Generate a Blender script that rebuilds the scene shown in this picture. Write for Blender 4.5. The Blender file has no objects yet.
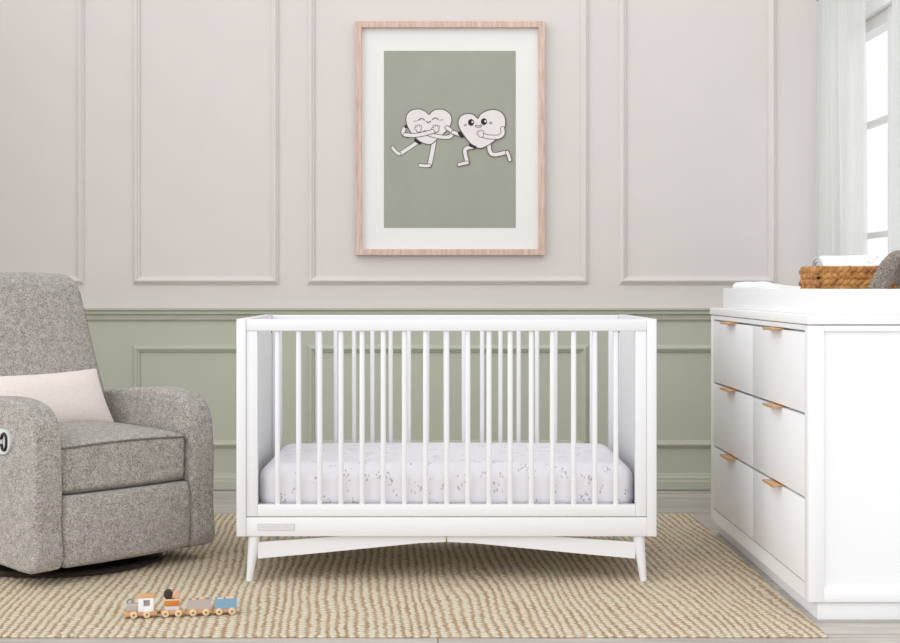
import bpy, bmesh, math, random
from mathutils import Vector, Matrix, Euler
random.seed(7)
C = bpy.context.scene.collection
PI = math.pi
# ------------------------------------------------------------------ camera
F = 1408.0; VX, VY, H = 438.0, 286.5, 0.968
cd = bpy.data.cameras.new('camera'); cam = bpy.data.objects.new('camera', cd); C.objects.link(cam)
cam.location = (0, 0, H); cam.rotation_euler = (PI/2, 0, 0)
cd.sensor_width = 36; cd.lens = 36*F/900; cd.clip_end = 60
cd.shift_x = (450-VX)/900; cd.shift_y = -(321.5-VY)/900
bpy.context.scene.camera = cam
def WX(px, d): return (px-VX)*d/F
def WZ(py, d): return H-(py-VY)*d/F
WD = 6.70                                   # back wall
# ------------------------------------------------------------------ materials
def lin(c): return tuple(((v/255+.055)/1.055)**2.4 if v > 10 else v/255/12.92 for v in c)+(1,)
class N:
    def __init__(s, name):
        s.m = bpy.data.materials.new(name); s.m.use_nodes = True; s.t = s.m.node_tree; s.t.nodes.clear()
        s.out = s('OutputMaterial'); s.p = s('BsdfPrincipled'); s.l(s.p, 'BSDF', s.out, 'Surface')
    def __call__(s, typ, **kw):
        n = s.t.nodes.new('ShaderNode'+typ)
        for k, v in kw.items(): setattr(n, k, v)
        return n
    def l(s, a, ao, b, bi): s.t.links.new(a.outputs[ao], b.inputs[bi])
    def coord(s, scale=(1, 1, 1), rot=(0, 0, 0)):
        tc = s('TexCoord'); mp = s('Mapping'); s.l(tc, 'Object', mp, 'Vector')
        mp.inputs['Scale'].default_value = scale; mp.inputs['Rotation'].default_value = rot; return mp
    def noise(s, co, scale, detail=3, rough=.5):
        n = s('TexNoise'); s.l(co, 0, n, 'Vector'); n.inputs['Scale'].default_value = scale
        n.inputs['Detail'].default_value = detail; n.inputs['Roughness'].default_value = rough; return n
    def ramp(s, src, so, stops):
        r = s('ValToRGB'); s.l(src, so, r, 'Fac'); e = r.color_ramp.elements
        while len(e) < len(stops): e.new(.5)
        for i, (p, c) in enumerate(stops): e[i].position = p; e[i].color = c
        return r
    def math(s, op, a, b=None, ao=0, bo=0):
        n = s('Math', operation=op)
        for i, (v, o) in enumerate(((a, ao), (b, bo))):
            if v is None: continue
            if isinstance(v, (int, float)): n.inputs[i].default_value = v
            else: s.t.links.new(v.outputs[o], n.inputs[i])
        return n
    def bump(s, src, so, strength=.3, dist=.01):
        b = s('Bump'); s.l(src, so, b, 'Height'); b.inputs['Strength'].default_value = strength
        b.inputs['Distance'].default_value = dist; s.l(b, 'Normal', s.p, 'Normal'); return b
    def base(s, c): s.p.inputs['Base Color'].default_value = c
def plain(name, rgb, rough=.5, metal=0, bump=None, var=.03):
    n = N(name); n.p.inputs['Roughness'].default_value = rough; n.p.inputs['Metallic'].default_value = metal
    c = lin(rgb); co = n.coord(); no = n.noise(co, 6, 2)
    r = n.ramp(no, 'Fac', [(.3, tuple(v*(1-var) for v in c[:3])+(1,)), (.7, tuple(min(1, v*(1+var)) for v in c[:3])+(1,))])
    n.l(r, 'Color', n.p, 'Base Color')
    if bump: b = n.noise(co, bump[0], 3); n.bump(b, 'Fac', bump[1], bump[2])
    return n.m
def wood(name, light, dark, scale=14, axis=0, rough=.5):
    n = N(name); n.p.inputs['Roughness'].default_value = rough
    sc = [1, 1, 1]; 
    for i in range(3):
        if i != axis: sc[i] = 9
    co = n.coord(tuple(sc)); no = n.noise(co, scale, 5, .6)
    r = n.ramp(no, 'Fac', [(.3, lin(dark)), (.65, lin(light))]); n.l(r, 'Color', n.p, 'Base Color')
    n.bump(no, 'Fac', .08, .002); return n.m
def fabric(name, light, dark, scale, bump=.6, dist=.006, rough=.95, sheen=.2):
    n = N(name); n.p.inputs['Roughness'].default_value = rough; n.p.inputs['Sheen Weight'].default_value = sheen
    co = n.coord(); a = n.noise(co, scale, 3, .65); big = n.noise(co, scale*.28, 2)
    mixv = n.math('ADD', n.math('MULTIPLY', a, .75), n.math('MULTIPLY', big, .25))
    r = n.ramp(mixv, 0, [(.36, lin(dark)), (.62, lin(light))]); n.l(r, 'Color', n.p, 'Base Color')
    v = n('TexVoronoi'); n.l(co, 0, v, 'Vector'); v.inputs['Scale'].default_value = scale*.8
    hh = n.math('SUBTRACT', a, n.math('MULTIPLY', v, .6)); n.bump(hh, 0, bump, dist); return n.m

M = {}
M['wall_upper'] = plain('warm_white_wall_paint', (211, 205, 202), .75, var=.008, bump=(90, .03, .002))
M['wall_green'] = plain('sage_wall_paint', (183, 185, 170), .7, var=.01, bump=(90, .03, .002))
M['white'] = plain('white_satin_lacquer', (229, 229, 232), .38, var=.004)
M['white_d'] = plain('white_dresser_lacquer', (238, 238, 240), .4, var=.004)
M['window_white'] = plain('white_window_paint', (236, 236, 236), .5, var=.01)
M['frame_wood'] = wood('pale_pink_oak', (216, 190, 177), (186, 157, 142), 10, 2, .6)
M['mat'] = plain('white_mat_board', (229, 228, 226), .9, var=.004)
M['print'] = plain('sage_print_paper', (155, 157, 145), .8, var=.03)
M['ink'] = plain('black_ink', (34, 30, 30), .8)
M['ink_soft'] = plain('dark_line_ink', (92, 84, 80), .8)
M['paper'] = plain('white_ink', (222, 216, 216), .8, var=.01)
M['cheek'] = plain('grey_ink', (160, 152, 150), .8)
M['gold'] = plain('brushed_gold', (208, 160, 108), .35, .35)
M['boucle'] = fabric('grey_boucle', (218, 211, 204), (136, 129, 123), 190, 1, .010)
M['piping'] = fabric('grey_piping', (128, 121, 116), (86, 80, 76), 260, .5, .004)
M['linen'] = fabric('blush_linen', (234, 222, 217), (214, 202, 197), 420, .25, .002)
M['black'] = plain('black_steel', (22, 21, 21), .3, .3)
M['darkring'] = plain('dark_glossy_base', (58, 50, 46), .22, .3)
M['plate'] = plain('light_grey_plastic', (205, 208, 204), .35)
M['chrome'] = plain('chrome', (190, 192, 196), .2, .9)
M['toywood'] = wood('toy_beech', (224, 178, 128), (190, 138, 88), 60, 0, .55)
M['toypale'] = wood('toy_maple', (238, 208, 168), (216, 180, 136), 60, 0, .55)
M['toypeach'] = wood('peach_wood', (232, 188, 156), (206, 154, 122), 70, 0, .6)
M['toygrey'] = plain('toy_grey_paint', (182, 172, 166), .6)
M['toylight'] = plain('toy_pale_grey_paint', (206, 204, 206), .6)
M['toywhite'] = plain('toy_white_paint', (238, 238, 240), .6)
M['toyblue'] = plain('toy_blue_paint', (126, 164, 192), .6)
M['toyorange'] = plain('toy_orange_paint', (206, 122, 52), .6)
M['toydark'] = plain('toy_dark_brown', (52, 36, 34), .6)
M['rope'] = plain('grey_cord', (140, 136, 134), .8)
M['fur'] = fabric('taupe_plush', (182, 168, 156), (108, 97, 89), 190, 1, .012)
M['paddle'] = plain('grey_marks', (196, 196, 198), .6)
M['bolt'] = plain('grey_bolt', (130, 130, 132), .4, .6)

def m_floor():
    n = N('grey_oak_planks'); n.p.inputs['Roughness'].default_value = .5
    co = n.coord(); br = n('TexBrick'); n.l(co, 0, br, 'Vector')
    br.inputs['Scale'].default_value = 1; br.inputs['Brick Width'].default_value = 1.35; br.inputs['Row Height'].default_value = .14
    br.inputs['Mortar Size'].default_value = .0022; br.inputs['Color1'].default_value = lin((198, 192, 184)); br.inputs['Color2'].default_value = lin((184, 177, 169))
    br.inputs['Mortar'].default_value = lin((112, 105, 98)); br.offset = .37
    c2 = n.coord((.7, 9, 1)); g = n.noise(c2, 5, 6, .62); c3 = n.coord((1, 5, 1)); g2 = n.noise(c3, 1.6, 3)
    r = n.ramp(g, 'Fac', [(.3, (.72, .72, .72, 1)), (.7, (1.12, 1.12, 1.12, 1))])
    r2 = n.ramp(g2, 'Fac', [(.3, (.86, .86, .86, 1)), (.7, (1.1, 1.1, 1.1, 1))])
    a = n('Mix', data_type='RGBA', blend_type='MULTIPLY'); a.inputs[0].default_value = 1; n.l(br, 'Color', a, 6); n.l(r, 'Color', a, 7)
    b = n('Mix', data_type='RGBA', blend_type='MULTIPLY'); b.inputs[0].default_value = 1; n.l(a, 2, b, 6); n.l(r2, 'Color', b, 7)
    n.l(b, 2, n.p, 'Base Color'); n.bump(g, 'Fac', .12, .003); return n.m
M['floor'] = m_floor()
def m_rug():
    n = N('woven_jute'); n.p.inputs['Roughness'].default_value = .95
    co = n.coord(); cr = n.coord((1, 1, 1), (0, 0, math.radians(-3.6))); sp = n('SeparateXYZ'); n.l(cr, 0, sp, 0)
    w1 = n.noise(n.coord((1, .35, 1)), 3, 2); w2 = n.noise(co, 38, 2)
    # wandering stripes across X
    u = n.math('ADD', n.math('DIVIDE', sp, .0265, 0), n.math('ADD', n.math('MULTIPLY', n.math('SUBTRACT', w1, .5), 3.2), n.math('MULTIPLY', n.math('SUBTRACT', w2, .5), .8)))
    su = n.math('MULTIPLY', n.math('COSINE', n.math('MULTIPLY', u, 2*PI)), .5); su = n.math('ADD', su, .5)   # 1 at the tan cord
    v = n.math('ADD', n.math('DIVIDE', sp, .024, 1), n.math('MULTIPLY', n.math('SUBTRACT', w2, .5), .9))
    # alternate columns shift by half a row
    fl = n.math('FLOOR', n.math('ADD', u, .0)); v2 = n.math('ADD', v, n.math('MULTIPLY', fl, .5))
    sv = n.math('ABSOLUTE', n.math('SINE', n.math('MULTIPLY', v2, PI)))
    fine = n.noise(n.coord((1, 3, 1)), 130, 3, .7); patch = n.noise(co, 9, 3)
    stripe = n.ramp(su, 0, [(.36, (0, 0, 0, 1)), (.92, (1, 1, 1, 1))])
    amt = n.math('MULTIPLY', stripe, n.math('ADD', n.math('MULTIPLY', patch, 1.1), .30))
    cream = n.ramp(fine, 'Fac', [(.3, lin((198, 184, 158))), (.68, lin((232, 224, 206)))])
    tan = n.ramp(fine, 'Fac', [(.3, lin((146, 115, 80))), (.7, lin((194, 164, 126)))])
    mx = n('Mix', data_type='RGBA'); n.t.links.new(amt.outputs[0], mx.inputs[0]); n.l(cream, 'Color', mx, 6); n.l(tan, 'Color', mx, 7)
    gap = n.ramp(sv, 0, [(.05, (.60, .53, .43, 1)), (.55, (1, 1, 1, 1))])
    m2 = n('Mix', data_type='RGBA', blend_type='MULTIPLY'); m2.inputs[0].default_value = .8; n.l(mx, 2, m2, 6); n.l(gap, 'Color', m2, 7)
    n.l(m2, 2, n.p, 'Base Color')
    hh = n.math('ADD', n.math('MULTIPLY', sv, .7), n.math('ADD', n.math('MULTIPLY', su, -.8), n.math('MULTIPLY', fine, .5)))
    n.bump(hh, 0, .7, .006); return n.m
M['rug'] = m_rug()
def m_sheet():
    n = N('sprig_sheet'); n.p.inputs['Roughness'].default_value = .9
    co = n.coord(); w = n.noise(co, 14, 2)
    add = n('VectorMath', operation='MULTIPLY_ADD'); n.l(w, 'Color', add, 0); add.inputs[1].default_value = (.05,)*3; n.l(co, 0, add, 2)
    big = n('TexVoronoi'); n.l(add, 0, big, 'Vector'); big.inputs['Scale'].default_value = 18
    sm = n('TexVoronoi'); n.l(n.coord((1, 1, .55), (0, .5, 0)), 0, sm, 'Vector'); sm.inputs['Scale'].default_value = 120
    near = n.math('LESS_THAN', big, .42); leaf = n.math('LESS_THAN', sm, .36)
    sel = n('SeparateColor'); n.l(big, 'Color', sel, 0); has = n.math('GREATER_THAN', sel, .2)
    f = n.math('MULTIPLY', n.math('MULTIPLY', near, leaf), n.math('MULTIPLY', has, .8))
    sc = n('SeparateColor'); n.l(sm, 'Color', sc, 0)
    lc = n.ramp(sc, 0, [(0, lin((146, 146, 148))), (.8, lin((188, 184, 186))), (1, lin((206, 186, 170)))])
    mx = n('Mix', data_type='RGBA'); n.t.links.new(f.outputs[0], mx.inputs[0]); mx.inputs[6].default_value = lin((229, 226, 231)); n.l(lc, 'Color', mx, 7)
    n.l(mx, 2, n.p, 'Base Color'); b = n.noise(co, 30, 3); n.bump(b, 'Fac', .1, .004); return n.m
M['sheet'] = m_sheet()
def m_basket():
    n = N('water_hyacinth'); n.p.inputs['Roughness'].default_value = .6
    co = n.coord(); a = n.noise(co, 34, 2); b = n.noise(n.coord((1, 1, 5)), 90, 3)
    v = n.math('ADD', n.math('MULTIPLY', a, .6), n.math('MULTIPLY', b, .4))
    r = n.ramp(v, 0, [(.32, lin((112, 70, 30))), (.5, lin((172, 118, 60))), (.68, lin((206, 154, 92)))]); n.l(r, 'Color', n.p, 'Base Color')
    n.bump(b, 'Fac', .4, .002); return n.m
M['basket'] = m_basket()
M['basket_in'] = plain('dark_reed', (70, 44, 22), .8, var=.2)
def m_towel():
    n = N('white_muslin'); n.p.inputs['Roughness'].default_value = .95
    co = n.coord(); v = n('TexVoronoi'); n.l(co, 0, v, 'Vector'); v.inputs['Scale'].default_value = 55
    f = n.ramp(v, 'Distance', [(.16, lin((186, 190, 196))), (.24, lin((240, 240, 242)))]); 
    k = n.noise(co, 16, 2); kk = n.ramp(k, 'Fac', [(.56, (0, 0, 0, 1)), (.6, (1, 1, 1, 1))])
    mx = n('Mix', data_type='RGBA'); n.l(kk, 'Color', mx, 0); mx.inputs[6].default_value = lin((242, 242, 244)); n.l(f, 'Color', mx, 7)
    n.l(mx, 2, n.p, 'Base Color'); b = n.noise(co, 60, 3); n.bump(b, 'Fac', .2, .004); return n.m
M['towel'] = m_towel()
M['pad'] = plain('white_quilted_cover', (238, 240, 243), .9, bump=(45, .35, .006))
def m_curtain():
    n = N('sheer_white_voile'); co = n.coord((40, 40, 1)); w = n.noise(co, 12, 2)
    n.t.nodes.remove(n.p)
    d = n('BsdfDiffuse'); d.inputs[0].default_value = lin((232, 233, 231)); t = n('BsdfTranslucent'); t.inputs[0].default_value = lin((236, 237, 236))
    tr = n('BsdfTransparent'); m1 = n('MixShader'); m1.inputs[0].default_value = .6; n.l(d, 0, m1, 1); n.l(t, 0, m1, 2)
    m2 = n('MixShader'); f = n.math('ADD', n.math('MULTIPLY', w, .2), .12); n.t.links.new(f.outputs[0], m2.inputs[0]); n.l(m1, 0, m2, 1); n.l(tr, 0, m2, 2)
    n.l(m2, 0, n.out, 'Surface'); return n.m
M['curtain'] = m_curtain()
def m_glass():
    n = N('window_glass'); n.t.nodes.remove(n.p); t = n('BsdfTransparent'); g = n('BsdfGlossy'); g.inputs['Roughness'].default_value = .02
    fr = n('LayerWeight'); fr.inputs[0].default_value = .5; pw = n.math('MULTIPLY', n.math('POWER', fr, 5, 1), .35); mx = n('MixShader'); n.l(pw, 0, mx, 0); n.l(t, 0, mx, 1); n.l(g, 0, mx, 2)
    n.l(mx, 0, n.out, 'Surface'); return n.m
M['glass'] = m_glass()
# ------------------------------------------------------------------ mesh helpers
class MB:
    def __init__(s): s.v = []; s.f = []; s.mi = []; s.sm = []
    def add(s, vs, fs, mi=0, smooth=False, mat=None):
        o = len(s.v); s.v += [tuple(mat @ Vector(p)) if mat else tuple(p) for p in vs]
        for f in fs: s.f.append([i+o for i in f]); s.mi.append(mi); s.sm.append(smooth)
        return s
    def box(s, x0, x1, y0, y1, z0, z1, mi=0, mat=None):
        vs = [(x, y, z) for x in (x0, x1) for y in (y0, y1) for z in (z0, z1)]
        return s.add(vs, [(0, 1, 3, 2), (4, 6, 7, 5), (0, 4, 5, 1), (2, 3, 7, 6), (0, 2, 6, 4), (1, 5, 7, 3)], mi, False, mat)
    def bbox(s, x0, x1, y0, y1, z0, z1, r=.004, seg=2, mi=0, mat=None):   # bevelled box
        bm = bmesh.new(); bmesh.ops.create_cube(bm, size=1)
        for v in bm.verts: v.co = Vector(((x0+x1)/2+v.co.x*(x1-x0), (y0+y1)/2+v.co.y*(y1-y0), (z0+z1)/2+v.co.z*(z1-z0)))
        bmesh.ops.bevel(bm, geom=list(bm.edges), offset=r, segments=seg, affect='EDGES', profile=.5)
        return s.frombm(bm, mi, True, mat)
    def frombm(s, bm, mi=0, smooth=True, mat=None):
        bm.verts.index_update(); s.add([v.co[:] for v in bm.verts], [[v.index for v in f.verts] for f in bm.faces], mi, smooth, mat); bm.free(); return s
    def tube(s, pts, rads, seg=12, mi=0, caps=True, smooth=True):
        pts = [Vector(p) for p in pts]
        if not isinstance(rads, (list, tuple)): rads = [rads]*len(pts)
        vs = []; fs = []; up = None
        for i, p in enumerate(pts):
            t = (pts[min(i+1, len(pts)-1)]-pts[max(i-1, 0)]).normalized()
            if up is None: up = t.orthogonal().normalized()
            else: up = (up-t*up.dot(t)).normalized()
            b = t.cross(up)
            for k in range(seg):
                a = 2*PI*k/seg; vs.append(p+(up*math.cos(a)+b*math.sin(a))*rads[i])
        for i in range(len(pts)-1):
            for k in range(seg):
                a, b2 = i*seg+k, i*seg+(k+1) % seg; fs.append((a, b2, b2+seg, a+seg))
        s.add(vs, fs, mi, smooth)
        if caps:
            n = len(pts)-1
            s.add([vs[k] for k in range(seg)], [list(range(seg))[::-1]], mi); s.add([vs[n*seg+k] for k in range(seg)], [list(range(seg))], mi)
        return s
    def lathe(s, prof, seg=24, mi=0, mat=None, smooth=True):     # (r, z)
        vs = []; fs = []; n = len(prof)
        for r, z in prof:
            for k in range(seg): a = 2*PI*k/seg; vs.append((r*math.cos(a), r*math.sin(a), z))
        for i in range(n-1):
            for k in range(seg):
                a, b = i*seg+k, i*seg+(k+1) % seg; fs.append((a, b, b+seg, a+seg))
        fs.append(list(range(seg))[::-1]); fs.append([(n-1)*seg+k for k in range(seg)])
        return s.add(vs, fs, mi, smooth, mat)
    def prism(s, poly, y0, y1, mi=0):                            # polygon in XZ pushed along Y
        n = len(poly); vs = [(x, y0, z) for x, z in poly]+[(x, y1, z) for x, z in poly]
        fs = [list(range(n)), [n+i for i in range(n)][::-1]]+[(i, n+i, n+(i+1) % n, (i+1) % n) for i in range(n)]
        return s.add(vs, fs, mi)
    def sweep(s, x0, x1, z0, z1, y, prof, mi=0):                 # mitred rectangle, prof: (inset, out) with out towards -Y
        vs = []; fs = []; n = len(prof)
        for ins, out in prof:
            vs += [(x0+ins, y-out, z0+ins), (x1-ins, y-out, z0+ins), (x1-ins, y-out, z1-ins), (x0+ins, y-out, z1-ins)]
        for i in range(n-1):
            for k in range(4):
                a, b = i*4+k, i*4+(k+1) % 4; fs.append((a, b, b+4, a+4))
        return s.add(vs, fs, mi)
    def rail(s, x0, x1, y, prof, mi=0):                          # (z, out) profile along X
        n = len(prof); vs = [(x0, y-o, z) for z, o in prof]+[(x1, y-o, z) for z, o in prof]
        return s.add(vs, [(i, i+1, n+i+1, n+i) for i in range(n-1)]+[list(range(n)), [n+i for i in range(n)][::-1]], mi)
    def rbox(s, hx, hy, hz, r, fn=None, n=12, seg=5, mi=0, mat=None):   # soft rounded box, optional deform
        bm = rounded(hx, hy, hz, r, n, seg)
        if fn:
            for v in bm.verts: v.co = Vector(fn(v.co.x, v.co.y, v.co.z))
        return s.frombm(bm, mi, True, mat)
    def build(s, name, mats, parent=None, fix=True):
        me = bpy.data.meshes.new(name); me.from_pydata(s.v, [], s.f)
        mats = mats if isinstance(mats, (list, tuple)) else [mats]
        for m in mats: me.materials.append(m)
        for p, mi, sm in zip(me.polygons, s.mi, s.sm): p.material_index = mi; p.use_smooth = sm
        if fix:
            bm = bmesh.new(); bm.from_mesh(me); bmesh.ops.recalc_face_normals(bm, faces=bm.faces); bm.to_mesh(me); bm.free()
        if any(s.sm): 
            try: me.set_sharp_from_angle(angle=math.radians(42))
            except Exception: pass
        me.update(); o = bpy.data.objects.new(name, me); C.objects.link(o)
        if parent: o.parent = parent
        return o
def rounded(hx, hy, hz, r, n=12, seg=5):
    def axis(h):
        rr = min(r, h*.999); a = [-(h-rr)-rr*math.tan(PI/4*(1-k/seg)) for k in range(seg)]
        m = [-(h-rr)+2*(h-rr)*k/n for k in range(n+1)]
        return a+m+[-q for q in a[::-1]]
    A = [axis(hx), axis(hy), axis(hz)]; hs = (hx, hy, hz); bm = bmesh.new(); cache = {}
    def vert(p):
        q = Vector([max(-(h-min(r, h*.999)), min(h-min(r, h*.999), c)) for c, h in zip(p, hs)]); d = Vector(p)-q
        rr = Vector([min(r, h*.999) for h in hs]); 
        if d.length > 1e-9:
            dn = d.normalized(); co = q+Vector((dn.x*rr.x, dn.y*rr.y, dn.z*rr.z))
        else: co = q
        k = tuple(round(c, 6) for c in p)
        if k not in cache: cache[k] = bm.verts.new(co)
        return cache[k]
    for ax in range(3):
        u, w = [i for i in range(3) if i != ax]
        for sgn in (-1, 1):
            for i in range(len(A[u])-1):
                for j in range(len(A[w])-1):
                    fc = []
                    for (a, b) in ((i, j), (i+1, j), (i+1, j+1), (i, j+1)):
                        p = [0, 0, 0]; p[ax] = sgn*hs[ax]; p[u] = A[u][a]; p[w] = A[w][b]; fc.append(vert(p))
                    try: bm.faces.new(fc)
                    except ValueError: pass
    bmesh.ops.recalc_face_normals(bm, faces=bm.faces); return bm
def tag(o, label=None, cat=None, group=None, kind=None):
    if label: o['label'] = label
    if cat: o['category'] = cat
    if group: o['group'] = group
    if kind: o['kind'] = kind
    return o
def thing(name, label, cat, loc=(0, 0, 0), rz=0, group=None):
    o = bpy.data.objects.new(name, None); C.objects.link(o); o.location = loc; o.rotation_euler = (0, 0, rz); o.empty_display_size = .05
    return tag(o, label, cat, group)
def struct(o, label=None): o['kind'] = 'structure'; return tag(o, label, 'setting') if False else o
def smooth_mod(o, lv=1):
    m = o.modifiers.new('subsurf', 'SUBSURF'); m.levels = lv; m.render_levels = lv; return o
# ------------------------------------------------------------------ the room
XR = 1.845; XL = -2.75; ZC = 2.75; YF = -2.6
zg = WZ(308, WD)
struct(MB().box(-4.2, XR+.15, YF, WD+.15, -.1, 0).build('floor', M['floor']))
struct(MB().box(XL, XR+.15, WD, WD+.15, 0, zg-.02, 0).box(XL, XR+.15, WD, WD+.15, zg-.02, ZC, 1).build('wall_back', [M['wall_green'], M['wall_upper']]))
WY0, WY1, WZ0, WZ1 = 4.95, 6.60, .78, 2.12          # window opening in the right wall
w = MB()
y0 = 4.1
for (a, b, c, d, mi) in ((y0, WD, 0, WZ0, 1), (y0, WY0, WZ0, ZC, 1), (WY1, WD, WZ0, ZC, 1), (WY0, WY1, WZ1, ZC, 1)): w.box(XR, XR+.15, a, b, c, d, mi)
struct(w.build('wall_right', [M['wall_green'], M['wall_upper']]))
struct(MB().box(-2.9, -2.75, 5.2, WD, 0, zg-.02, 0).box(-2.9, -2.75, 5.2, WD, zg-.02, ZC, 1).build('shade_wall_left', [M['wall_green'], M['wall_upper']]))  # unseen stub, added to block light and darken the back wall's left end
# wall panel mouldings
def px(p): return (p-VX)/(F/WD)
PR = [(0, 0), (0, .008), (.005, .010), (.008, .016), (.012, .020), (.018, .021), (.023, .018), (.026, .012), (.032, .010), (.035, .006), (.035, 0)]
def panel(a, b, y0, y1, m, i):
    xa, xb = (a if a < -10 else px(a)), px(b)
    return struct(MB().sweep(xa if a > -10 else px(-190), xb, WZ(y1, WD), WZ(y0, WD) if y0 > -900 else 2.55, WD, PR).build('trim_%d' % i, m))
cols = [(-120, 84), (133, 278.5), (307.5, 588), (619, 775.5)]
ti = 1
for a, b in cols:
    panel(a, b, -999, 284, M['wall_upper'], ti); ti += 1
for a, b in cols:
    panel(a, b, 344.8, 447.5, M['wall_green'], ti); ti += 1
zc = zg
struct(MB().rail(XL, XR, WD, [(zc-.060, 0), (zc-.058, .012), (zc-.052, .016), (zc-.048, .010), (zc-.034, .012), (zc-.030, .024), (zc-.026, .030), (zc-.020, .026), (zc-.014, .030), (zc-.008, .040), (zc, .040), (zc, 0)]).build('trim_9', M['wall_green']))
zb = WZ(473, WD)
struct(MB().rail(XL, XR, WD, [(0.004, 0), (.004, .020), (zb-.038, .020), (zb-.034, .015), (zb-.020, .015), (zb-.014, .010), (zb-.004, .007), (zb, 0)]).build('baseboard_back', M['wall_green']))
# ------------------------------------------------------------------ window
wroot = struct(MB().box(XR+.02, XR+.09, WY0, WY0+.045, WZ0, WZ1).box(XR+.02, XR+.09, WY1-.045, WY1, WZ0, WZ1)
    .box(XR+.02, XR+.09, WY0, WY1, WZ0, WZ0+.045).box(XR+.02, XR+.09, WY0, WY1, WZ1-.05, WZ1)
    .box(XR+.012, XR+.085, 5.735, 5.815, WZ0, WZ1).build('window_1', M['window_white']))
cs = MB()
cs.box(XR-.018, XR, WY0-.07, WY0, WZ0-.03, WZ1+.08).box(XR-.018, XR, WY1, WY1+.07, WZ0-.03, WZ1+.08).box(XR-.022, XR, WY0-.07, WY1+.07, WZ1, WZ1+.085)
cs.build('casing', M['window_white'], wroot)
MB().bbox(XR-.05, XR+.02, WY0-.08, WY1+.08, WZ0-.03, WZ0, .006).build('sill', M['window_white'], wroot)
for z in (1.19, 1.675):
    MB().box(XR+.035, XR+.065, WY0+.04, 5.74, z-.012, z+.012).box(XR+.035, XR+.065, 5.81, WY1-.04, z-.012, z+.012).build('glazing_bar', M['window_white'], wroot)
MB().box(XR+.048, XR+.052, WY0+.04, WY1-.04, WZ0+.04, WZ1-.04).build('pane', M['glass'], wroot)
# curtains on a rod
rod = thing('curtain_rod', 'thin curtain rod end at the top right above the sheer curtain', 'curtain rod', (1.715, 5.5, 2.262))
MB().tube([(0, -1.0, 0), (0, .80, 0)], .010).build('rod', M['bolt'], rod)
MB().tube([(0, .80, 0), (0, .815, 0), (0, .83, 0)], [.010, .020, .006]).build('finial', M['bolt'], rod)
for yy in (-.8, .72): MB().tube([(0, yy, 0), (XR-1.715, yy, 0)], .007).build('bracket', M['bolt'], rod)
def curtain(y0, y1, folds, amp, label, dense):
    vs = []; fs = []; ny = 150; nz = 30
    for j in range(nz+1):
        z = .03+(2.255-.03)*j/nz; k = j/nz
        for i in range(ny+1):
            t = i/ny; tt = t**dense
            y = y0+(y1-y0)*t
            ph = 2*PI*folds*tt
            x = 1.715+amp*math.sin(ph+.35*math.sin(3*k+t*4))*(1-.25*k)+.012*math.sin(5*t+2.2*k)
            vs.append((x, y+.008*math.sin(2.1*ph+k*2), z))
    for j in range(nz):
        for i in range(ny): a = j*(ny+1)+i; fs.append((a, a+1, a+ny+2, a+ny+1))
    o = MB().add(vs, fs, 0, True).build('curtain', M['curtain'], fix=False)
    tag(o, label, 'curtain', None)
    return o
curtain(5.69, 6.30, 8.5, .042, 'sheer white curtain hanging left of the window beside the wall panels', 2.2)
curtain(4.86, 5.268, 6, .034, 'sheer curtain edge at the far right border of the picture', 1)
# ------------------------------------------------------------------ rug
rug = MB().rbox(1.525, 1.046, .003, .003, None, 20, 2).build('rug', M['rug'])
rug.location = (-.45, 4.921, .0031); tag(rug, 'large beige woven jute rug under the crib and armchair', 'rug')
RZ = .0064
# ------------------------------------------------------------------ framed picture
fx0, fx1, fz0, fz1 = px(355.5), px(544.8), WZ(256, WD), WZ(22, WD)
k = .995
pic = thing('framed_picture', 'pale wood framed print of two cartoon hearts on the wall', 'picture', ((fx0+fx1)/2*k, WD-.001, (fz0+fz1)/2))
W2, H2 = (fx1-fx0)/2*k, (fz1-fz0)/2*k
MB().sweep(-W2, W2, -H2, H2, 0, [(0, 0), (0, .034), (.001, .036), (.028, .036), (.029, .035), (.029, .008)]).build('frame', M['frame_wood'], pic)
MB().box(-W2+.026, W2-.026, -.010, -.004, -H2+.026, H2-.026).build('mat_board', M['mat'], pic)
def pc(x, y): return (((px(x)-(fx0+fx1)/2))*k, (WZ(y, WD)-(fz0+fz1)/2)*k)
a = pc(383.7, 228.4); b = pc(516, 50.8)
pr = MB().box(a[0], b[0], -.0112, -.0098, a[1], b[1]).build('art_print', M['print'], pic)
dr = MB()
LY = [-.0114]
S = 900/140
def cp(q): return pc(380+q[0]/S, 90+q[1]/S)
def smoothline(pts, closed=False, n=6):
    out = []; L = len(pts)
    for i in range(L if closed else L-1):
        g = lambda j: pts[j % L] if closed else pts[max(0, min(L-1, j))]
        p0, p1, p2, p3 = g(i-1), g(i), g(i+1), g(i+2)
        for s_ in range(n):
            t = s_/n
            out.append(tuple(.5*((2*p1[c])+(-p0[c]+p2[c])*t+(2*p0[c]-5*p1[c]+4*p2[c]-p3[c])*t*t+(-p0[c]+3*p1[c]-3*p2[c]+p3[c])*t**3) for c in (0, 1)))
    if not closed: out.append(pts[-1])
    return out
def poly(pts, mi):
    LY[0] -= .00003; P = [cp(q) for q in pts]; dr.add([(x, LY[0], z) for x, z in P], [list(range(len(P)))], mi)
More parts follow.
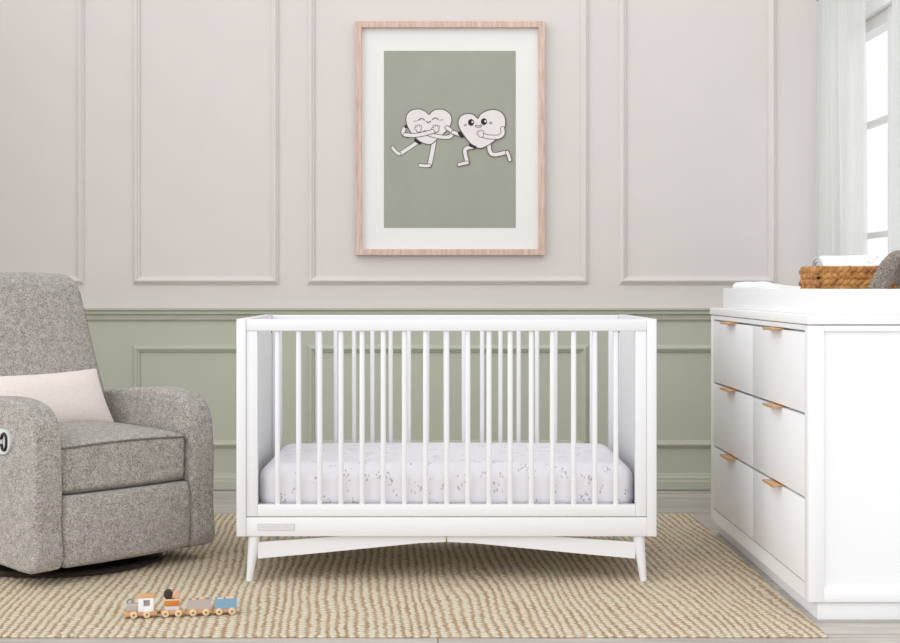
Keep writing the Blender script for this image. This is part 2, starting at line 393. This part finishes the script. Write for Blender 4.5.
def stroke(pts, wd, mi, sm=True, closed=False):
    P = smoothline(pts, closed) if sm else pts
    if closed: P = P+[P[0]]
    LY[0] -= .00003; L = []; R = []
    for i, p in enumerate(P):
        a0 = P[max(0, i-1)]; a1 = P[min(len(P)-1, i+1)]; dx, dy = a1[0]-a0[0], a1[1]-a0[1]; q = math.hypot(dx, dy) or 1
        nx, ny = -dy/q*wd/2, dx/q*wd/2; L.append((p[0]+nx, p[1]+ny)); R.append((p[0]-nx, p[1]-ny))
    vs = [(cp(q)[0], LY[0], cp(q)[1]) for q in L+R]; n = len(P); dr.add(vs, [(i, i+1, n+i+1, n+i) for i in range(n-1)], mi)
    for e in (P[0], P[-1]): disc(e[0], e[1], wd/2, mi)
def disc(x, y, r, mi, ry=None):
    LY[0] -= .00001; ry = ry or r
    poly([(x+r*math.cos(2*PI*k/14), y+ry*math.sin(2*PI*k/14)) for k in range(14)], mi)
def limb(pts, wd=24, lw=7): stroke(pts, wd+lw, 1, True); stroke(pts, wd-2, 2, True)
def hand(x, y, flip, ang=0):
    fin = [(-24, -8), (-16, -22), (0, -26), (14, -20)]
    for (a, b) in fin: stroke([(x, y), (x+flip*a, y+b)], 15, 1, False)
    disc(x, y, 19, 1)
    for (a, b) in fin: stroke([(x, y), (x+flip*a, y+b)], 9, 2, False)
    disc(x, y, 15, 2)
h1 = smoothline([(314, 158), (290, 137), (250, 124), (205, 130), (175, 155), (166, 190), (172, 225), (190, 262), (220, 302), (265, 338), (322, 352), (362, 325), (402, 290), (440, 250), (459, 212), (460, 175), (440, 145), (405, 127), (365, 126), (335, 138)], True)
h2 = smoothline([(628, 185), (606, 163), (565, 153), (522, 168), (503, 205), (510, 245), (540, 295), (582, 345), (620, 370), (648, 378), (692, 360), (742, 325), (790, 272), (808, 220), (800, 170), (770, 138), (725, 128), (680, 138), (646, 160)], True)
def heart(h): poly(h, 2); stroke(h[::2], 6, 1, True, True)
limb([(262, 322), (190, 372), (124, 414)]); limb([(124, 414), (98, 396), (80, 372)], 20)
stroke([(232, 325), (256, 340)], 26, 0, False)
limb([(350, 318), (336, 400), (318, 488)], 28); limb([(318, 488), (290, 490), (256, 486)], 20)
limb([(178, 232), (152, 256), (150, 285), (180, 296)], 24); stroke([(166, 240), (178, 232)], 20, 0, False)
heart(h1)
limb([(430, 244), (462, 268), (458, 296), (420, 306), (350, 296), (290, 276)], 24); hand(248, 256, 1)
limb([(160, 290), (220, 294), (290, 282), (352, 264)], 24); hand(362, 256, 1)
for (x, y) in ((266, 190), (356, 186)): stroke([(x-20, y+6), (x-8, y-3), (x+6, y-4), (x+20, y+5)], 5, 1)
stroke([(297, 203), (311, 211), (325, 202)], 5, 1)
for (x, y) in ((228, 201), (397, 194)): stroke([(x-12, y+2), (x+10, y-2)], 4, 3)
limb([(536, 292), (505, 286), (470, 274)], 22); stroke([(512, 280), (528, 298)], 24, 0, False)
limb([(610, 366), (560, 376), (546, 400), (562, 470)], 24); limb([(562, 470), (540, 474), (508, 482)], 20)
limb([(700, 340), (708, 400), (740, 418), (818, 402)], 24); limb([(818, 402), (828, 425), (836, 452)], 20)
heart(h2); stroke([(580, 358), (612, 370)], 18, 0, False)
limb([(788, 250), (790, 282), (764, 304), (700, 304), (660, 294)], 24); hand(650, 290, 1)
for (x, y) in ((586, 211), (669, 206)): disc(x, y, 20, 0, 22); disc(x+9, y-3, 7, 2)
stroke([(612, 236), (624, 229), (634, 233), (646, 228), (654, 234), (634, 243)], 4, 1, True, True)
disc(549, 228, 10, 3, 8); disc(712, 214, 10, 3, 8)
dr.build('heart_drawing', [M['ink'], M['ink_soft'], M['paper'], M['cheek']], pic, fix=False)
# ------------------------------------------------------------------ crib
CY = 4.575; SC = F/CY
crib = thing('crib', 'white wooden baby crib with slatted sides on angled legs', 'crib', ((446.5-VX)/SC, CY, RZ))
def cz(py): return WZ(py, CY)-RZ
D = .756; zt, zb2 = cz(319), cz(536.6)
for s in (-1, 1):
    x0, x1 = sorted((s*.683, s*.652)); MB().bbox(x0, x1, 0, D, zb2, zt, .0025).build('end_panel', M['white'], crib)
zr, zs, zs0, za = cz(331), cz(505), cz(516.9), cz(517.6)
for side in (0, 1):
    f = (lambda a: a) if side == 0 else (lambda a: D-a)
    def yb(a, b): return tuple(sorted((f(a), f(b))))
    MB().bbox(-.652, .652, *yb(.003, .036), zr, zt-.001, .003).build('top_rail', M['white'], crib)
    for s in (-1, 1):
        x0, x1 = sorted((s*.6515, s*.615)); MB().bbox(x0, x1, *yb(.006, .034), zs0, zr, .002).build('stile', M['white'], crib)
    MB().bbox(-.615, .615, *yb(.006, .034), zs0, zs, .002).build('bottom_rail', M['white'], crib)
    MB().bbox(-.652, .652, *yb(.004, .036), zb2, za, .002).build('apron', M['white'], crib)
    for i in range(17):
        x = -.5512+i*.0690
        MB().bbox(x-.0083, x+.0083, *yb(.011, .029), zs-.003, zr+.003, .006, 3).build('slat', M['white'], crib)
    for s in (-1, 1):
        yl = f(.030)
        MB().tube([(s*.627, yl, zb2+.002), (s*.6435, yl-(.008 if side == 0 else -.008), 0)], [.0205, .0105], 24).build('leg', M['white'], crib)
        P = [(s*.616, cz(543.2)), (s*.616, cz(559.8)), (s*.42, cz(554.3)), (s*.20, cz(547.6)), (s*.09, cz(544.2)), (s*.0025, cz(543.0)), (s*.0025, zb2-.0005), (s*.32, zb2-.0005)]
        MB().prism(P, *yb(.020, .040)).build('brace', M['white'], crib)
for s in (-1, 1):
    for yy in (.055, D-.055):
        for z in (.792, .30):
            MB().tube([(s*.6525, yy, z), (s*.6495, yy, z)], .0045, 12).build('bolt', M['bolt'], crib)
MB().box(-.648, .648, .042, D-.042, .185, .213).build('mattress_support', M['white'], crib)
np_ = MB(); xa, xb = (257.5-446.5)/SC, (294-446.5)/SC; z0, z1 = cz(530.3), cz(524)
np_.box(xa, xb, .0022, .0042, z0, z1, 0).sweep(xa, xb, z0, z1, .0022, [(0, -.001), (0, .0006), (.0022, .0006), (.0022, -.001)], 1)
x = xa+.006
while x < xb-.007:                                            # tiny outlined letters, not legible
    wl = random.choice((.0035, .0045, .005)); np_.sweep(x, x+wl, z0+.0055, z1-.0055, .0022, [(0, -.001), (0, .0006), (.0012, .0006), (.0012, -.001)], 1); x += wl+.0022
tag(np_.build('nameplate', [M['white'], M['paddle']], crib), 'small grey outlined nameplate')
def mat_fn(x, y, z):
    k = .012*math.cos(x*2.4)*math.cos(y*4.2); return (x, y, z+(k if z > 0 else 0))
mt = MB().rbox(.620, .335, .082, .055, mat_fn, 16, 6).build('crib_mattress', M['sheet'])
mt.location = (crib.location.x, CY+D/2, RZ+.213+.082); tag(mt, 'white crib mattress in a sheet with small grey sprigs', 'mattress')
# ------------------------------------------------------------------ armchair
TH = math.radians(48); RC = (-1.03, 4.72)
ch = thing('recliner_armchair', 'grey boucle swivel recliner armchair on a round dark base', 'armchair', (RC[0], RC[1], RZ), TH)
def softprism(outline, hw, r, puff, xc=0, seg=6):            # outline (y,z), closed; width along X with round rims
    n = len(outline); cy = sum(p[0] for p in outline)/n; czz = sum(p[1] for p in outline)/n
    nor = []
    for i in range(n):
        a, b = outline[i-1], outline[(i+1) % n]; dx, dz = b[0]-a[0], b[1]-a[1]; q = math.hypot(dx, dz) or 1; nor.append((dz/q, -dx/q))
    sg = 1 if sum(nor[i][0]*(outline[i][0]-cy)+nor[i][1]*(outline[i][1]-czz) for i in range(n)) > 0 else -1
    half = []
    for j in range(seg+1):
        a = PI/2*j/seg; half.append((r*(1-math.cos(a)), hw-r+r*math.sin(a)))
    rings = []
    for ins, xx in half: rings.append(([(outline[i][0]-sg*nor[i][0]*ins, outline[i][1]-sg*nor[i][1]*ins) for i in range(n)], xx))
    last = rings[-1][0]
    for j in range(1, 6):
        t = j/6; rings.append(([(p[0]+(cy-p[0])*t, p[1]+(czz-p[1])*t) for p in last], hw+puff*math.sin(t*PI/2)))
    seq = [([(p) for p in rg], -xx) for rg, xx in rings[::-1]]+rings
    vs = []; fs = []
    for rg, xx in seq: vs += [(xc+xx, p[0], p[1]) for p in rg]
    for i in range(len(seq)-1):
        for k2 in range(n): a, b = i*n+k2, i*n+(k2+1) % n; fs.append((a, b, b+n, a+n))
    m = len(seq); vs += [(xc-hw-puff, cy, czz), (xc+hw+puff, cy, czz)]
    for k2 in range(n): fs.append((len(vs)-2, (k2+1) % n, k2)); fs.append((len(vs)-1, (m-1)*n+k2, (m-1)*n+(k2+1) % n))
    return MB().add(vs, fs, 0, True)
armO = smoothline([(.010, .054), (.004, .20), (0, .34), (.004, .43), (.016, .512), (.060, .567), (.13, .590), (.23, .597), (.38, .590), (.54, .572), (.64, .55), (.70, .50), (.715, .38), (.70, .2), (.68, .10), (.66, .070), (.45, .054), (.22, .050)], True, 4)
for s in (-1, 1):
    softprism(armO, .053, .018, .008, s*.310).build('armrest', M['boucle'], ch)
# seat, front panel, back
def seat_fn(x, y, z):
    u, v = x/.256, y/.30
    if z > 0: z += .020*(1-u*u)*(1-v*v)-.008*u*u
    return (x, y-.012*(1-u*u)*(1 if y < 0 else 0), z)
st = MB().rbox(.256, .30, .088, .032, seat_fn, 14, 5).build('seat_cushion', M['boucle'], ch); st.location = (0, .322, .376); st.rotation_euler = (math.radians(1.2), 0, 0)
pp = MB()
for zz in (.066, -.076):
    loop = []
    for i in range(41):
        t = -1+2*i/40; x = .254*t; y = -.298-.012*(1-t*t)
        if abs(t) > .9: y += .022*((abs(t)-.9)/.1)**2
        loop.append((x, y, zz+(.010*(1-t*t) if zz > 0 else 0)))
    pp.tube(loop, .0034, 8)
pp.build('piping', M['piping'], st)
def fp_fn(x, y, z):
    u = x/.256; return (x, y-.014*(1-u*u)-.008*(1-(z/.116)**2)*(1 if y < 0 else 0), z)
fp = MB().rbox(.257, .035, .117, .022, fp_fn, 12, 4).build('footrest_panel', M['boucle'], ch); fp.location = (0, .040, .167)
def back_fn(x, y, z):
    t = (z+.34)/.68; kx = 1.02-.16*t
    y2 = y+.145*t+(.03*t*t)
    if y < 0: y2 -= .022*math.cos(x/.29*PI/2)*math.sin(max(0, min(1, t))*PI)
    if y < 0: y2 -= .020*math.exp(-((t-.30)/.18)**2)
    return (x*kx, y2, z-(.010*(x/.29)**2 if z > .2 else 0))
bk = MB().rbox(.290, .090, .335, .062, back_fn, 14, 6).build('backrest', M['boucle'], ch); bk.location = (0, .575, .680)
for s in (-1, 1):
    seam = MB()
    q = []
    for i in range(30):
        z = -.28+.55*i/29; p = back_fn(s*.272, -.066, z); q.append((p[0]+s*.0015, p[1]-.002, p[2]))
    seam.tube(q, .0028, 6)
    seam.build('seam', M['piping'], bk)
MB().rbox(.238, .24, .085, .02, None, 6, 3).build('seat_deck', M['boucle'], ch).location = (0, .37, .19)
MB().rbox(.236, .05, .20, .03, None, 6, 3).build('rear_panel', M['boucle'], ch).location = (0, .655, .28)
sb = MB(); sb.lathe([(.33, 0), (.344, .004), (.346, .013), (.340, .020), (.24, .026), (.20, .026)], 64)
o = sb.build('swivel_base', M['darkring'], ch); o.location = (0, .38, .0005)
o2 = MB().lathe([(.235, .024), (.245, .030), (.245, .105), (.20, .12)], 48).build('swivel_mechanism', M['black'], ch); o2.location = (0, .38, 0)
# release handle on the outer side of the near arm
hp = MB()
def stad(hl, hh, n=10, cy_=0, cz_=0):
    r = hh; pts = []
    for sg, a0 in ((1, -PI/2), (-1, PI/2)):
        for i in range(n+1): a = a0+PI*i/n; pts.append((cy_+sg*(hl-r)+r*math.cos(a), cz_+r*math.sin(a)))
    return pts
def xplate(mb, pts, x0, x1, mi):
    n = len(pts); mb.add([(x0, y, z) for y, z in pts]+[(x1, y, z) for y, z in pts], [list(range(n)), [n+i for i in range(n)][::-1]]+[(i, n+i, n+(i+1) % n, (i+1) % n) for i in range(n)], mi)
xplate(hp, stad(.070, .041), -.376, -.366, 0)
handle = hp.build('release_handle', M['plate'], ch); handle.location = (0, .198, .466-RZ)
gr = MB()
bone = [(.036, .026), (.046, .022), (.051, .010), (.051, -.012), (.046, -.023), (.034, -.026), (.026, -.020), (.022, -.011), (-.022, -.011), (-.026, -.020), (-.034, -.026), (-.046, -.023), (-.051, -.01), (-.051, .012), (-.046, .022), (-.036, .026), (-.026, .020), (-.022, .011), (.022, .011), (.026, .020)]
sb_ = smoothline(bone, True, 3); gr.tube([(-.377, y, z) for y, z in sb_]+[(-.377, *sb_[0])], .0055, 8, caps=False)
gr.build('handle_rim', M['black'], handle)
lv = MB(); xplate(lv, stad(.030, .008), -.380, -.374, 0); lv.build('lever', M['chrome'], handle)
# lumbar pillow leaning on the backrest
def pil_fn(x, y, z):
    u, v = x/.240, z/.119
    puff = max(0, (1-abs(u)**2.6))**.55*max(0, (1-abs(v)**2.6))**.55
    px_ = 1-.07*(1-abs(u)**2)*0-.05*(1-v*v)*0
    sx = 1-.055*(1-v*v); sz = 1-.10*(1-u*u)
    return (x*sx, (y/.055)*(.008+.058*puff), z*sz)
pl = MB().rbox(.240, .055, .119, .012, pil_fn, 22, 2).build('lumbar_pillow', M['linen'])
def chair_pt(x, y, z): return (RC[0]+x*math.cos(TH)-y*math.sin(TH), RC[1]+x*math.sin(TH)+y*math.cos(TH), z)
pl.location = chair_pt(-.038, .438, .556); pl.rotation_euler = Euler((math.radians(-30), math.radians(-1), TH), 'XYZ')
tag(pl, 'blush white lumbar pillow leaning in the grey armchair', 'pillow')
# ------------------------------------------------------------------ dresser
dx, dn, df = 1.072, 4.073, 5.530; dxr = 1.640
ds = thing('dresser', 'white six drawer dresser with gold tab pulls beside the rug', 'dresser', ((dx+dxr)/2, (dn+df)/2, 0))
ox, oy = ds.location.x, ds.location.y
def L(x0, x1, y0, y1): return (x0-ox, x1-ox, y0-oy, y1-oy)
cc = MB(); zb3, zt3 = .0545, .8555
cc.box(*L(dx+.028, dxr, dn+.010, df), zb3, zt3)
cc.bbox(*L(dx, dx+.045, dn, dn+.045), zb3, zt3, .0025); cc.bbox(*L(dxr-.045, dxr, dn, dn+.02), zb3, zt3, .0025)
cc.bbox(*L(dx+.0445, dxr-.0445, dn, dn+.02), .838, zt3, .002); cc.bbox(*L(dx+.0445, dxr-.0445, dn, dn+.02), zb3, .094, .002)
cc.bbox(*L(dx, dx+.04, df-.036, df), zb3, zt3, .0025)
cc.box(*L(dx+.0006, dx+.03, dn+.04, df-.03), .8405, zt3); cc.box(*L(dx+.0006, dx+.03, dn+.04, df-.03), zb3, .101)
cc.build('carcass', M['white_d'], ds)
MB().bbox(*L(dx-.004, dxr+.004, dn-.005, df+.004), .858, .884, .002).build('top', M['white_d'], ds)
MB().bbox(*L(dx+.03, dxr-.01, dn+.015, df-.03), 0, zb3, .002).build('plinth', M['white_d'], ds)
rows = [(.1045, .344), (.352, .590), (.598, .8335)]
ycols = [(4.1205, 4.803), (4.8065, 5.4915)]
for (z0, z1) in rows:
    for (ya, yb_) in ycols:
        d_ = MB().bbox(*L(dx+.001, dx+.0275, ya, yb_), z0, z1, .0018).build('drawer', M['white_d'], ds)
        yc = (ya+yb_)/2
        hb = MB(); hb.bbox(*L(dx-.026, dx+.012, yc-.072, yc+.072), z1+.0005, z1+.0042, .0012); hb.bbox(*L(dx-.0275, dx-.0235, yc-.072, yc+.072), z1-.004, z1+.0042, .0012)
        hb.build('pull', M['gold'], d_)
# changing tray
tx0, tx1, ty0, ty1, tz0, tz1 = 1.118, 1.615, 4.160, 5.520, .8842, .9612
tr = MB(); T = .014
tr.bbox(tx0, tx0+T, ty0, ty1, tz0, tz1, .0022); tr.bbox(tx1-T, tx1, ty0, ty1, tz0, tz1, .0022)
tr.bbox(tx0+T-.002, tx1-T+.002, ty0, ty0+T, tz0, tz1-.0004, .0022); tr.bbox(tx0+T-.002, tx1-T+.002, ty1-T, ty1, tz0, tz1-.0004, .0022); tr.box(tx0+T-.001, tx1-T+.001, ty0+T-.001, ty1-T+.001, tz0, tz0+.008)
tag(tr.build('changing_tray', M['white_d']), 'white rectangular changing tray on top of the dresser', 'tray')
# contour changing pad
hxp, hyp = .215, .345
def pad_fn(x, y, z):
    u, v = x/hxp, y/hyp
    if z > 0: z += .034*abs(u)**2.2-.006-.034*max(0, (-v-.45)/.55)**2*1.2+.006*math.sin(v*9+u*3)*(1-u*u)
    return (x, y, z)
pd = MB().rbox(hxp, hyp, .036, .03, pad_fn, 22, 5).build('changing_pad', M['pad'])
pd.location = (tx0+T+hxp+.007, 5.125, .8935+.036); tag(pd, 'white contoured changing pad lying in the tray', 'changing pad')
# woven basket
bx0, bx1, by0, by1, bz0, bz1 = 1.197, 1.500, 4.455, 4.655, .8925, 1.031
bk2 = thing('basket', 'brown woven rectangular basket standing in the changing tray', 'basket', ((bx0+bx1)/2, (by0+by1)/2, bz0))
hx, hy, hz = (bx1-bx0)/2, (by1-by0)/2, bz1-bz0
bi = MB(); bi.box(-hx+.012, hx-.012, -hy+.012, hy-.012, .004, .014); 
for (a, b, c, d_) in ((-hx+.008, hx-.008, -hy+.008, -hy+.014), (-hx+.008, hx-.008, hy-.014, hy-.008), (-hx+.008, -hx+.014, -hy+.008, hy-.008), (hx-.014, hx-.008, -hy+.008, hy-.008)): bi.box(a, b, c, d_, .004, hz-.006)
bi.build('lining', M['basket_in'], bk2)
wv = MB(); wd = MB()
def strand(mb, c, ax, tilt, l, r):
    bm = bmesh.new(); bmesh.ops.create_icosphere(bm, subdivisions=2, radius=1)
    for v in bm.verts: 
        t = v.co.x; v.co = Vector((t*l, v.co.y*r*(1-.25*t*t), v.co.z*r*(1.25-.3*t)))
    m = Matrix.Translation(c) @ Matrix.Rotation(ax, 4, 'Z') @ Matrix.Rotation(tilt, 4, 'Y'); mb.frombm(bm, 0, True, m)
nr = 7; rh = hz/nr
for j in range(nr):
    z = rh*(j+.5); top = j == nr-1
    for (L_, ax, fx) in ((2*hx, 0, lambda t: (t, -hy+.006)), (2*hx, 0, lambda t: (t, hy-.006)), (2*hy, PI/2, lambda t: (-hx+.006, t)), (2*hy, PI/2, lambda t: (hx-.006, t))):
        step = .021; n_ = int(L_/step)
        for i in range(n_):
            t = -L_/2+(i+.5+(.5 if j % 2 else 0)*(1 if i < n_-1 else 0))*L_/n_; p = fx(t)
            strand(wv, Vector((p[0], p[1], z+random.uniform(-.0015, .0015))), ax, (.55 if j % 2 else -.55)+random.uniform(-.12, .12), 0.020, rh*.40)
wv.build('weave', M['basket'], bk2)
rm = MB(); rm.tube([(-hx+.006, -hy+.006, hz-.004), (hx-.006, -hy+.006, hz-.004), (hx-.006, hy-.006, hz-.004), (-hx+.006, hy-.006, hz-.004), (-hx+.006, -hy+.006, hz-.004)], .0055, 10, caps=False)
rm.build('rim', M['basket'], bk2)
# rolled muslin blanket lying in the basket
rl = MB(); prof = []
nL = 24; vs = []; fs = []; ns = 28
for i in range(nL+1):
    t = i/nL; x = -.122+.246*t; e = 1-max(0, (abs(t-.5)-.44)/.06)**2*.25
    for k2 in range(ns):
        a = 2*PI*k2/ns; r = (1+.03*math.sin(3*a+t*5)+.02*math.sin(9*t+a))*e
        vs.append((x, .074*r*math.cos(a), .042*r*math.sin(a)))
for i in range(nL):
    for k2 in range(ns): a, b = i*ns+k2, i*ns+(k2+1) % ns; fs.append((a, b, b+ns, a+ns))
fs.append(list(range(ns))); fs.append([nL*ns+k2 for k2 in range(ns)]); rl.add(vs, fs, 0, True)
rolled = rl.build('rolled_blanket', M['towel'])
rolled.location = (1.352, 4.555, 1.0265); tag(rolled, 'white rolled muslin blanket resting in the woven basket', 'blanket')
sp = []
for i in range(60):
    a = i/60*2*PI*2.6; r = 1-.8*i/60; sp.append((-.1235, .066*r*math.cos(a), .036*r*math.sin(a)))
tag(MB().tube(sp, .0035, 6).build('rolled_edge', M['paddle'], rolled), 'grey edge spiralling at the end of the roll')
# plush bunny in front of the basket, mostly past the picture edge
by = 4.37
bun = thing('plush_bunny', 'taupe plush bunny leaning beside the basket at the right edge', 'plush toy', (1.475, by, .8925))
def skin(name, pts, edges, rad, mat, parent, lv=2):
    me = bpy.data.meshes.new(name); me.from_pydata(pts, edges, []); o = bpy.data.objects.new(name, me); C.objects.link(o); o.parent = parent
    o.modifiers.new('skin', 'SKIN'); me.skin_vertices[0].data
    for i, r in enumerate(rad): me.skin_vertices[0].data[i].radius = r if isinstance(r, tuple) else (r, r); me.skin_vertices[0].data[i].use_root = (i == 0)
    o.modifiers['skin'].use_smooth_shade = True
    sm = o.modifiers.new('subsurf', 'SUBSURF'); sm.levels = lv; sm.render_levels = lv; me.materials.append(mat); return o
def skinobj(name, pts, rad, mat, parent, edges=None): return skin(name, pts, edges or [(i, i+1) for i in range(len(pts)-1)], rad, mat, parent)
skinobj('body', [(.0, 0, .070), (.0, 0, .105), (.008, 0, .135)], [.082, .070, .045], M['fur'], bun)
def head_fn(x, y, z): return (x, y-.012*max(0, -y/.06)*(1 if z < 0 else .4), z)
hb = MB(); bm = bmesh.new(); bmesh.ops.create_uvsphere(bm, u_segments=32, v_segments=20, radius=1)
for v in bm.verts: v.co = Vector((v.co.x*.074, v.co.y*.062-(.012 if v.co.y < 0 and v.co.z < .2 else 0)*max(0, -v.co.y), v.co.z*.060))
hb.frombm(bm); hd_ = hb.build('head', M['fur'], bun); hd_.location = (.010, -.01, .128)
def ear(pts, wd):
    n = len(pts); vs = []; fs = []; seg = 14; P = [Vector(p) for p in pts]
    # smooth the spine
    Q = []
    for i in range(n-1):
        for s_ in range(6):
            t = s_/6; p0, p1, p2, p3 = P[max(0, i-1)], P[i], P[i+1], P[min(n-1, i+2)]
            Q.append(.5*((2*p1)+(p2-p0)*t+(2*p0-5*p1+4*p2-p3)*t*t+(3*p1-p0-3*p2+p3)*t**3))
    Q.append(P[-1]); m = len(Q)
    for i, q in enumerate(Q):
        t = (Q[min(i+1, m-1)]-Q[max(i-1, 0)]).normalized(); side = t.cross(Vector((0, 1, 0))).normalized(); u = i/(m-1)
        w_ = wd*(.42+.58*math.sin(min(1, u*1.25)*PI/2))*(1 if u < .85 else math.sqrt(max(.02, 1-((u-.85)/.15)**2)))
        th = .014*(1 if u < .85 else math.sqrt(max(.02, 1-((u-.85)/.15)**2)))
        for k2 in range(seg): a = 2*PI*k2/seg; vs.append(q+side*w_*math.cos(a)+Vector((0, 1, 0))*th*math.sin(a))
    for i in range(m-1):
        for k2 in range(seg): a, b = i*seg+k2, i*seg+(k2+1) % seg; fs.append((a, b, b+seg, a+seg))
    fs.append(list(range(seg))); fs.append([(m-1)*seg+k2 for k2 in range(seg)])
    return MB().add(vs, fs, 0, True).build('ear', M['fur'], bun)
ear([(-.030, -.032, .160), (-.060, -.046, .168), (-.092, -.054, .140), (-.118, -.062, .090), (-.138, -.072, .045), (-.148, -.074, .010)], .031)
ear([(.050, -.012, .176), (.075, -.02, .188), (.098, -.028, .160), (.108, -.032, .110), (.112, -.034, .050)], .034)
for s in (-1, 1):
    skinobj('arm', [(.02+s*.05, -.02, .09), (.02+s*.066, -.05, .06), (.02+s*.062, -.07, .035)], [.020, .020, .022], M['fur'], bun)
    skinobj('leg', [(.02+s*.035, -.02, .034), (.02+s*.045, -.07, .030), (.02+s*.05, -.10, .030)], [.030, .027, .030], M['fur'], bun)
    MB().rbox(.006, .006, .006, .0059, None, 2, 4).build('eye', M['ink'], hd_).location = (s*.030, -.0545, .014)
MB().rbox(.006, .004, .004, .0035, None, 2, 3).build('nose', M['toypeach'], hd_).location = (0, -.0745, -.006)
# ------------------------------------------------------------------ toy train on the rug
P0 = Vector((WX(124, 4.085), 4.085, RZ+.0005)); ang = math.atan2(.057, .326); tdir = Vector((math.cos(ang), math.sin(ang), 0))
def car(name, label, s_, cl, group='toy train vehicles'):
    t = thing(name, label, 'toy train', tuple(P0+tdir*s_), ang, group)
    MB().bbox(-cl/2, cl/2, -.015, .015, .0075, .0185, .002).build('chassis', M['toywood'], t)
    for x in (-.0185, .0185):
        for y in (-1, 1):
            wm = MB(); mt_ = Matrix.Translation((x, y*.0175, .0108)) @ Matrix.Rotation(PI/2, 4, 'X')
            wm.lathe([(.0075, -.0035), (.0102, -.0025), (.0107, 0), (.0102, .0025), (.0075, .0035)], 24, 0, mt_)
            wo = wm.build('wheel', M['toypale'], t)
            hm = Matrix.Translation((x, y*.0212, .0108)) @ Matrix.Rotation(PI/2, 4, 'X')
            MB().lathe([(.0028, -.0012), (.0034, 0), (.0028, .0012)], 14, 0, hm).build('hub', M['bolt'], wo)
    return t
e = car('toy_locomotive', 'tiny wooden toy engine with white cab leading the train', .047, .096)
MB().bbox(-.041, -.002, -.013, .013, .0185, .041, .003).build('boiler', M['toygrey'], e)
ch_ = MB(); ch_.tube([(-.030+.0078*math.cos(a_), 0, .0425+.0105*math.sin(a_)) for a_ in [PI*k2/12 for k2 in range(13)]], .0026, 8); ch_.build('ring', M['rope'], e)
cb = MB(); 
cx0, cx1 = -.006, .038
cb.bbox(cx0, .009, -.0165, .0165, .0185, .0585, .0012).bbox(.027, cx1, -.0165, .0165, .0185, .0585, .0012).box(.0085, .0275, -.0165, .0165, .0185, .034).box(.0085, .0275, -.0165, .0165, .052, .0585)
cb.build('cab', M['toywhite'], e)
MB().box(.008, .028, -.002, .002, .033, .053).build('window_back', M['toygrey'], e)
MB().bbox(-.010, .041, -.0185, .0185, .0585, .0655, .0018).build('roof', M['toywood'], e)
MB().box(.045, .060, -.005, .005, .0085, .0135).build('coupling', M['toywood'], e)
c2 = car('toy_wagon', 'toy wagon with an orange striped block and logs on top', .137, .064)
MB().bbox(-.020, .021, -.0145, .0145, .0185, .031, .0012).build('grey_block', M['toylight'], c2)
MB().bbox(-.020, .021, -.0145, .0145, .0312, .0465, .0012).build('orange_block', M['toyorange'], c2)
MB().bbox(-.020, .021, -.0145, .0145, .0467, .0515, .001).build('cream_block', M['toypale'], c2)
c3 = car('toy_wagon', 'grey toy wagon between the orange block wagon and the blue one', .216, .070)
c4 = car('toy_wagon', 'blue open toy wagon at the right end of the train', .291, .068)
def tub(c, m, x0, x1):
    b = MB(); t = .004
    b.box(x0, x1, -.016, -.012, .0186, .047).box(x0, x1, .012, .016, .0186, .047).box(x0, x0+t, -.012, .012, .0186, .047).box(x1-t, x1, -.012, .012, .0186, .047).box(x0, x1, -.012, .012, .0186, .022)
    b.build('tub', m, c)
tub(c3, M['toygrey'], -.033, .034); tub(c4, M['toyblue'], -.030, .033)
for c in (c2, c3, c4): MB().box(-.046, -.030, -.005, .005, .0085, .0135).build('coupling', M['toywood'], c)
def log(c, x, y, z, r, l, m, axis, label, name='toy_log'):
    mtx = Matrix.Rotation(PI/2, 4, 'X' if axis == 'y' else 'Y')
    o = MB().lathe([(r*.85, -l/2), (r, -l/2+r*.15), (r, l/2-r*.15), (r*.85, l/2)], 20, 0, mtx).build(name, m)
    o.location = P0+tdir*(c.get('s'))+Vector((x*math.cos(ang)-y*math.sin(ang), x*math.sin(ang)+y*math.cos(ang), z)); o.rotation_euler = (0, 0, ang)
    return tag(o, label, 'toy log', 'logs carried by the toy train')
S_ = {'a': {'s': .137}, 'b': {'s': .216}, 'c': {'s': .291}}
log(S_['a'], -.011, 0, .0642, .0125, .028, M['toydark'], 'y', 'dark brown toy log on top of the orange block')
log(S_['a'], .0115, 0, .0622, .0105, .027, M['toypeach'], 'y', 'light peach toy log beside the dark brown one')
log(S_['b'], -.016, 0, .0385, .0095, .022, M['toypeach'], 'y', 'small toy log low in the left of the grey wagon')
log(S_['b'], .008, 0, .0415, .0105, .022, M['toypeach'], 'y', 'toy log rising highest in the grey wagon')
log(S_['c'], -.014, 0, .0385, .0095, .020, M['toypale'], 'x', 'pale toy log in the left of the blue wagon')
log(S_['c'], .013, 0, .0410, .0105, .026, M['toypeach'], 'x', 'peach toy log in the right of the blue wagon')
# ------------------------------------------------------------------ light
wd_ = bpy.data.worlds.new('world'); bpy.context.scene.world = wd_; wd_.use_nodes = True
bg = wd_.node_tree.nodes['Background']; bg.inputs[0].default_value = (.985, .995, 1, 1); bg.inputs[1].default_value = 1.2
def sun(name, direc, strength, angle, col=(1, 1, 1)):
    l = bpy.data.lights.new(name, 'SUN'); l.energy = strength; l.angle = math.radians(angle); l.color = col
    o = bpy.data.objects.new(name, l); C.objects.link(o); o.rotation_euler = Vector(direc).to_track_quat('-Z', 'Y').to_euler(); return o
sun('daylight', (-.12, .93, -.45), .48, 65)
sun('added_fill', (.80, .50, -.32), 1.1, 65)  # no real source: added fill from the left to lift the drawer fronts
vs_ = bpy.context.scene.view_settings; vs_.view_transform = 'Standard'; vs_.look = 'None'; vs_.gamma = 1; vs_.use_curve_mapping = False; vs_.exposure = -0.1
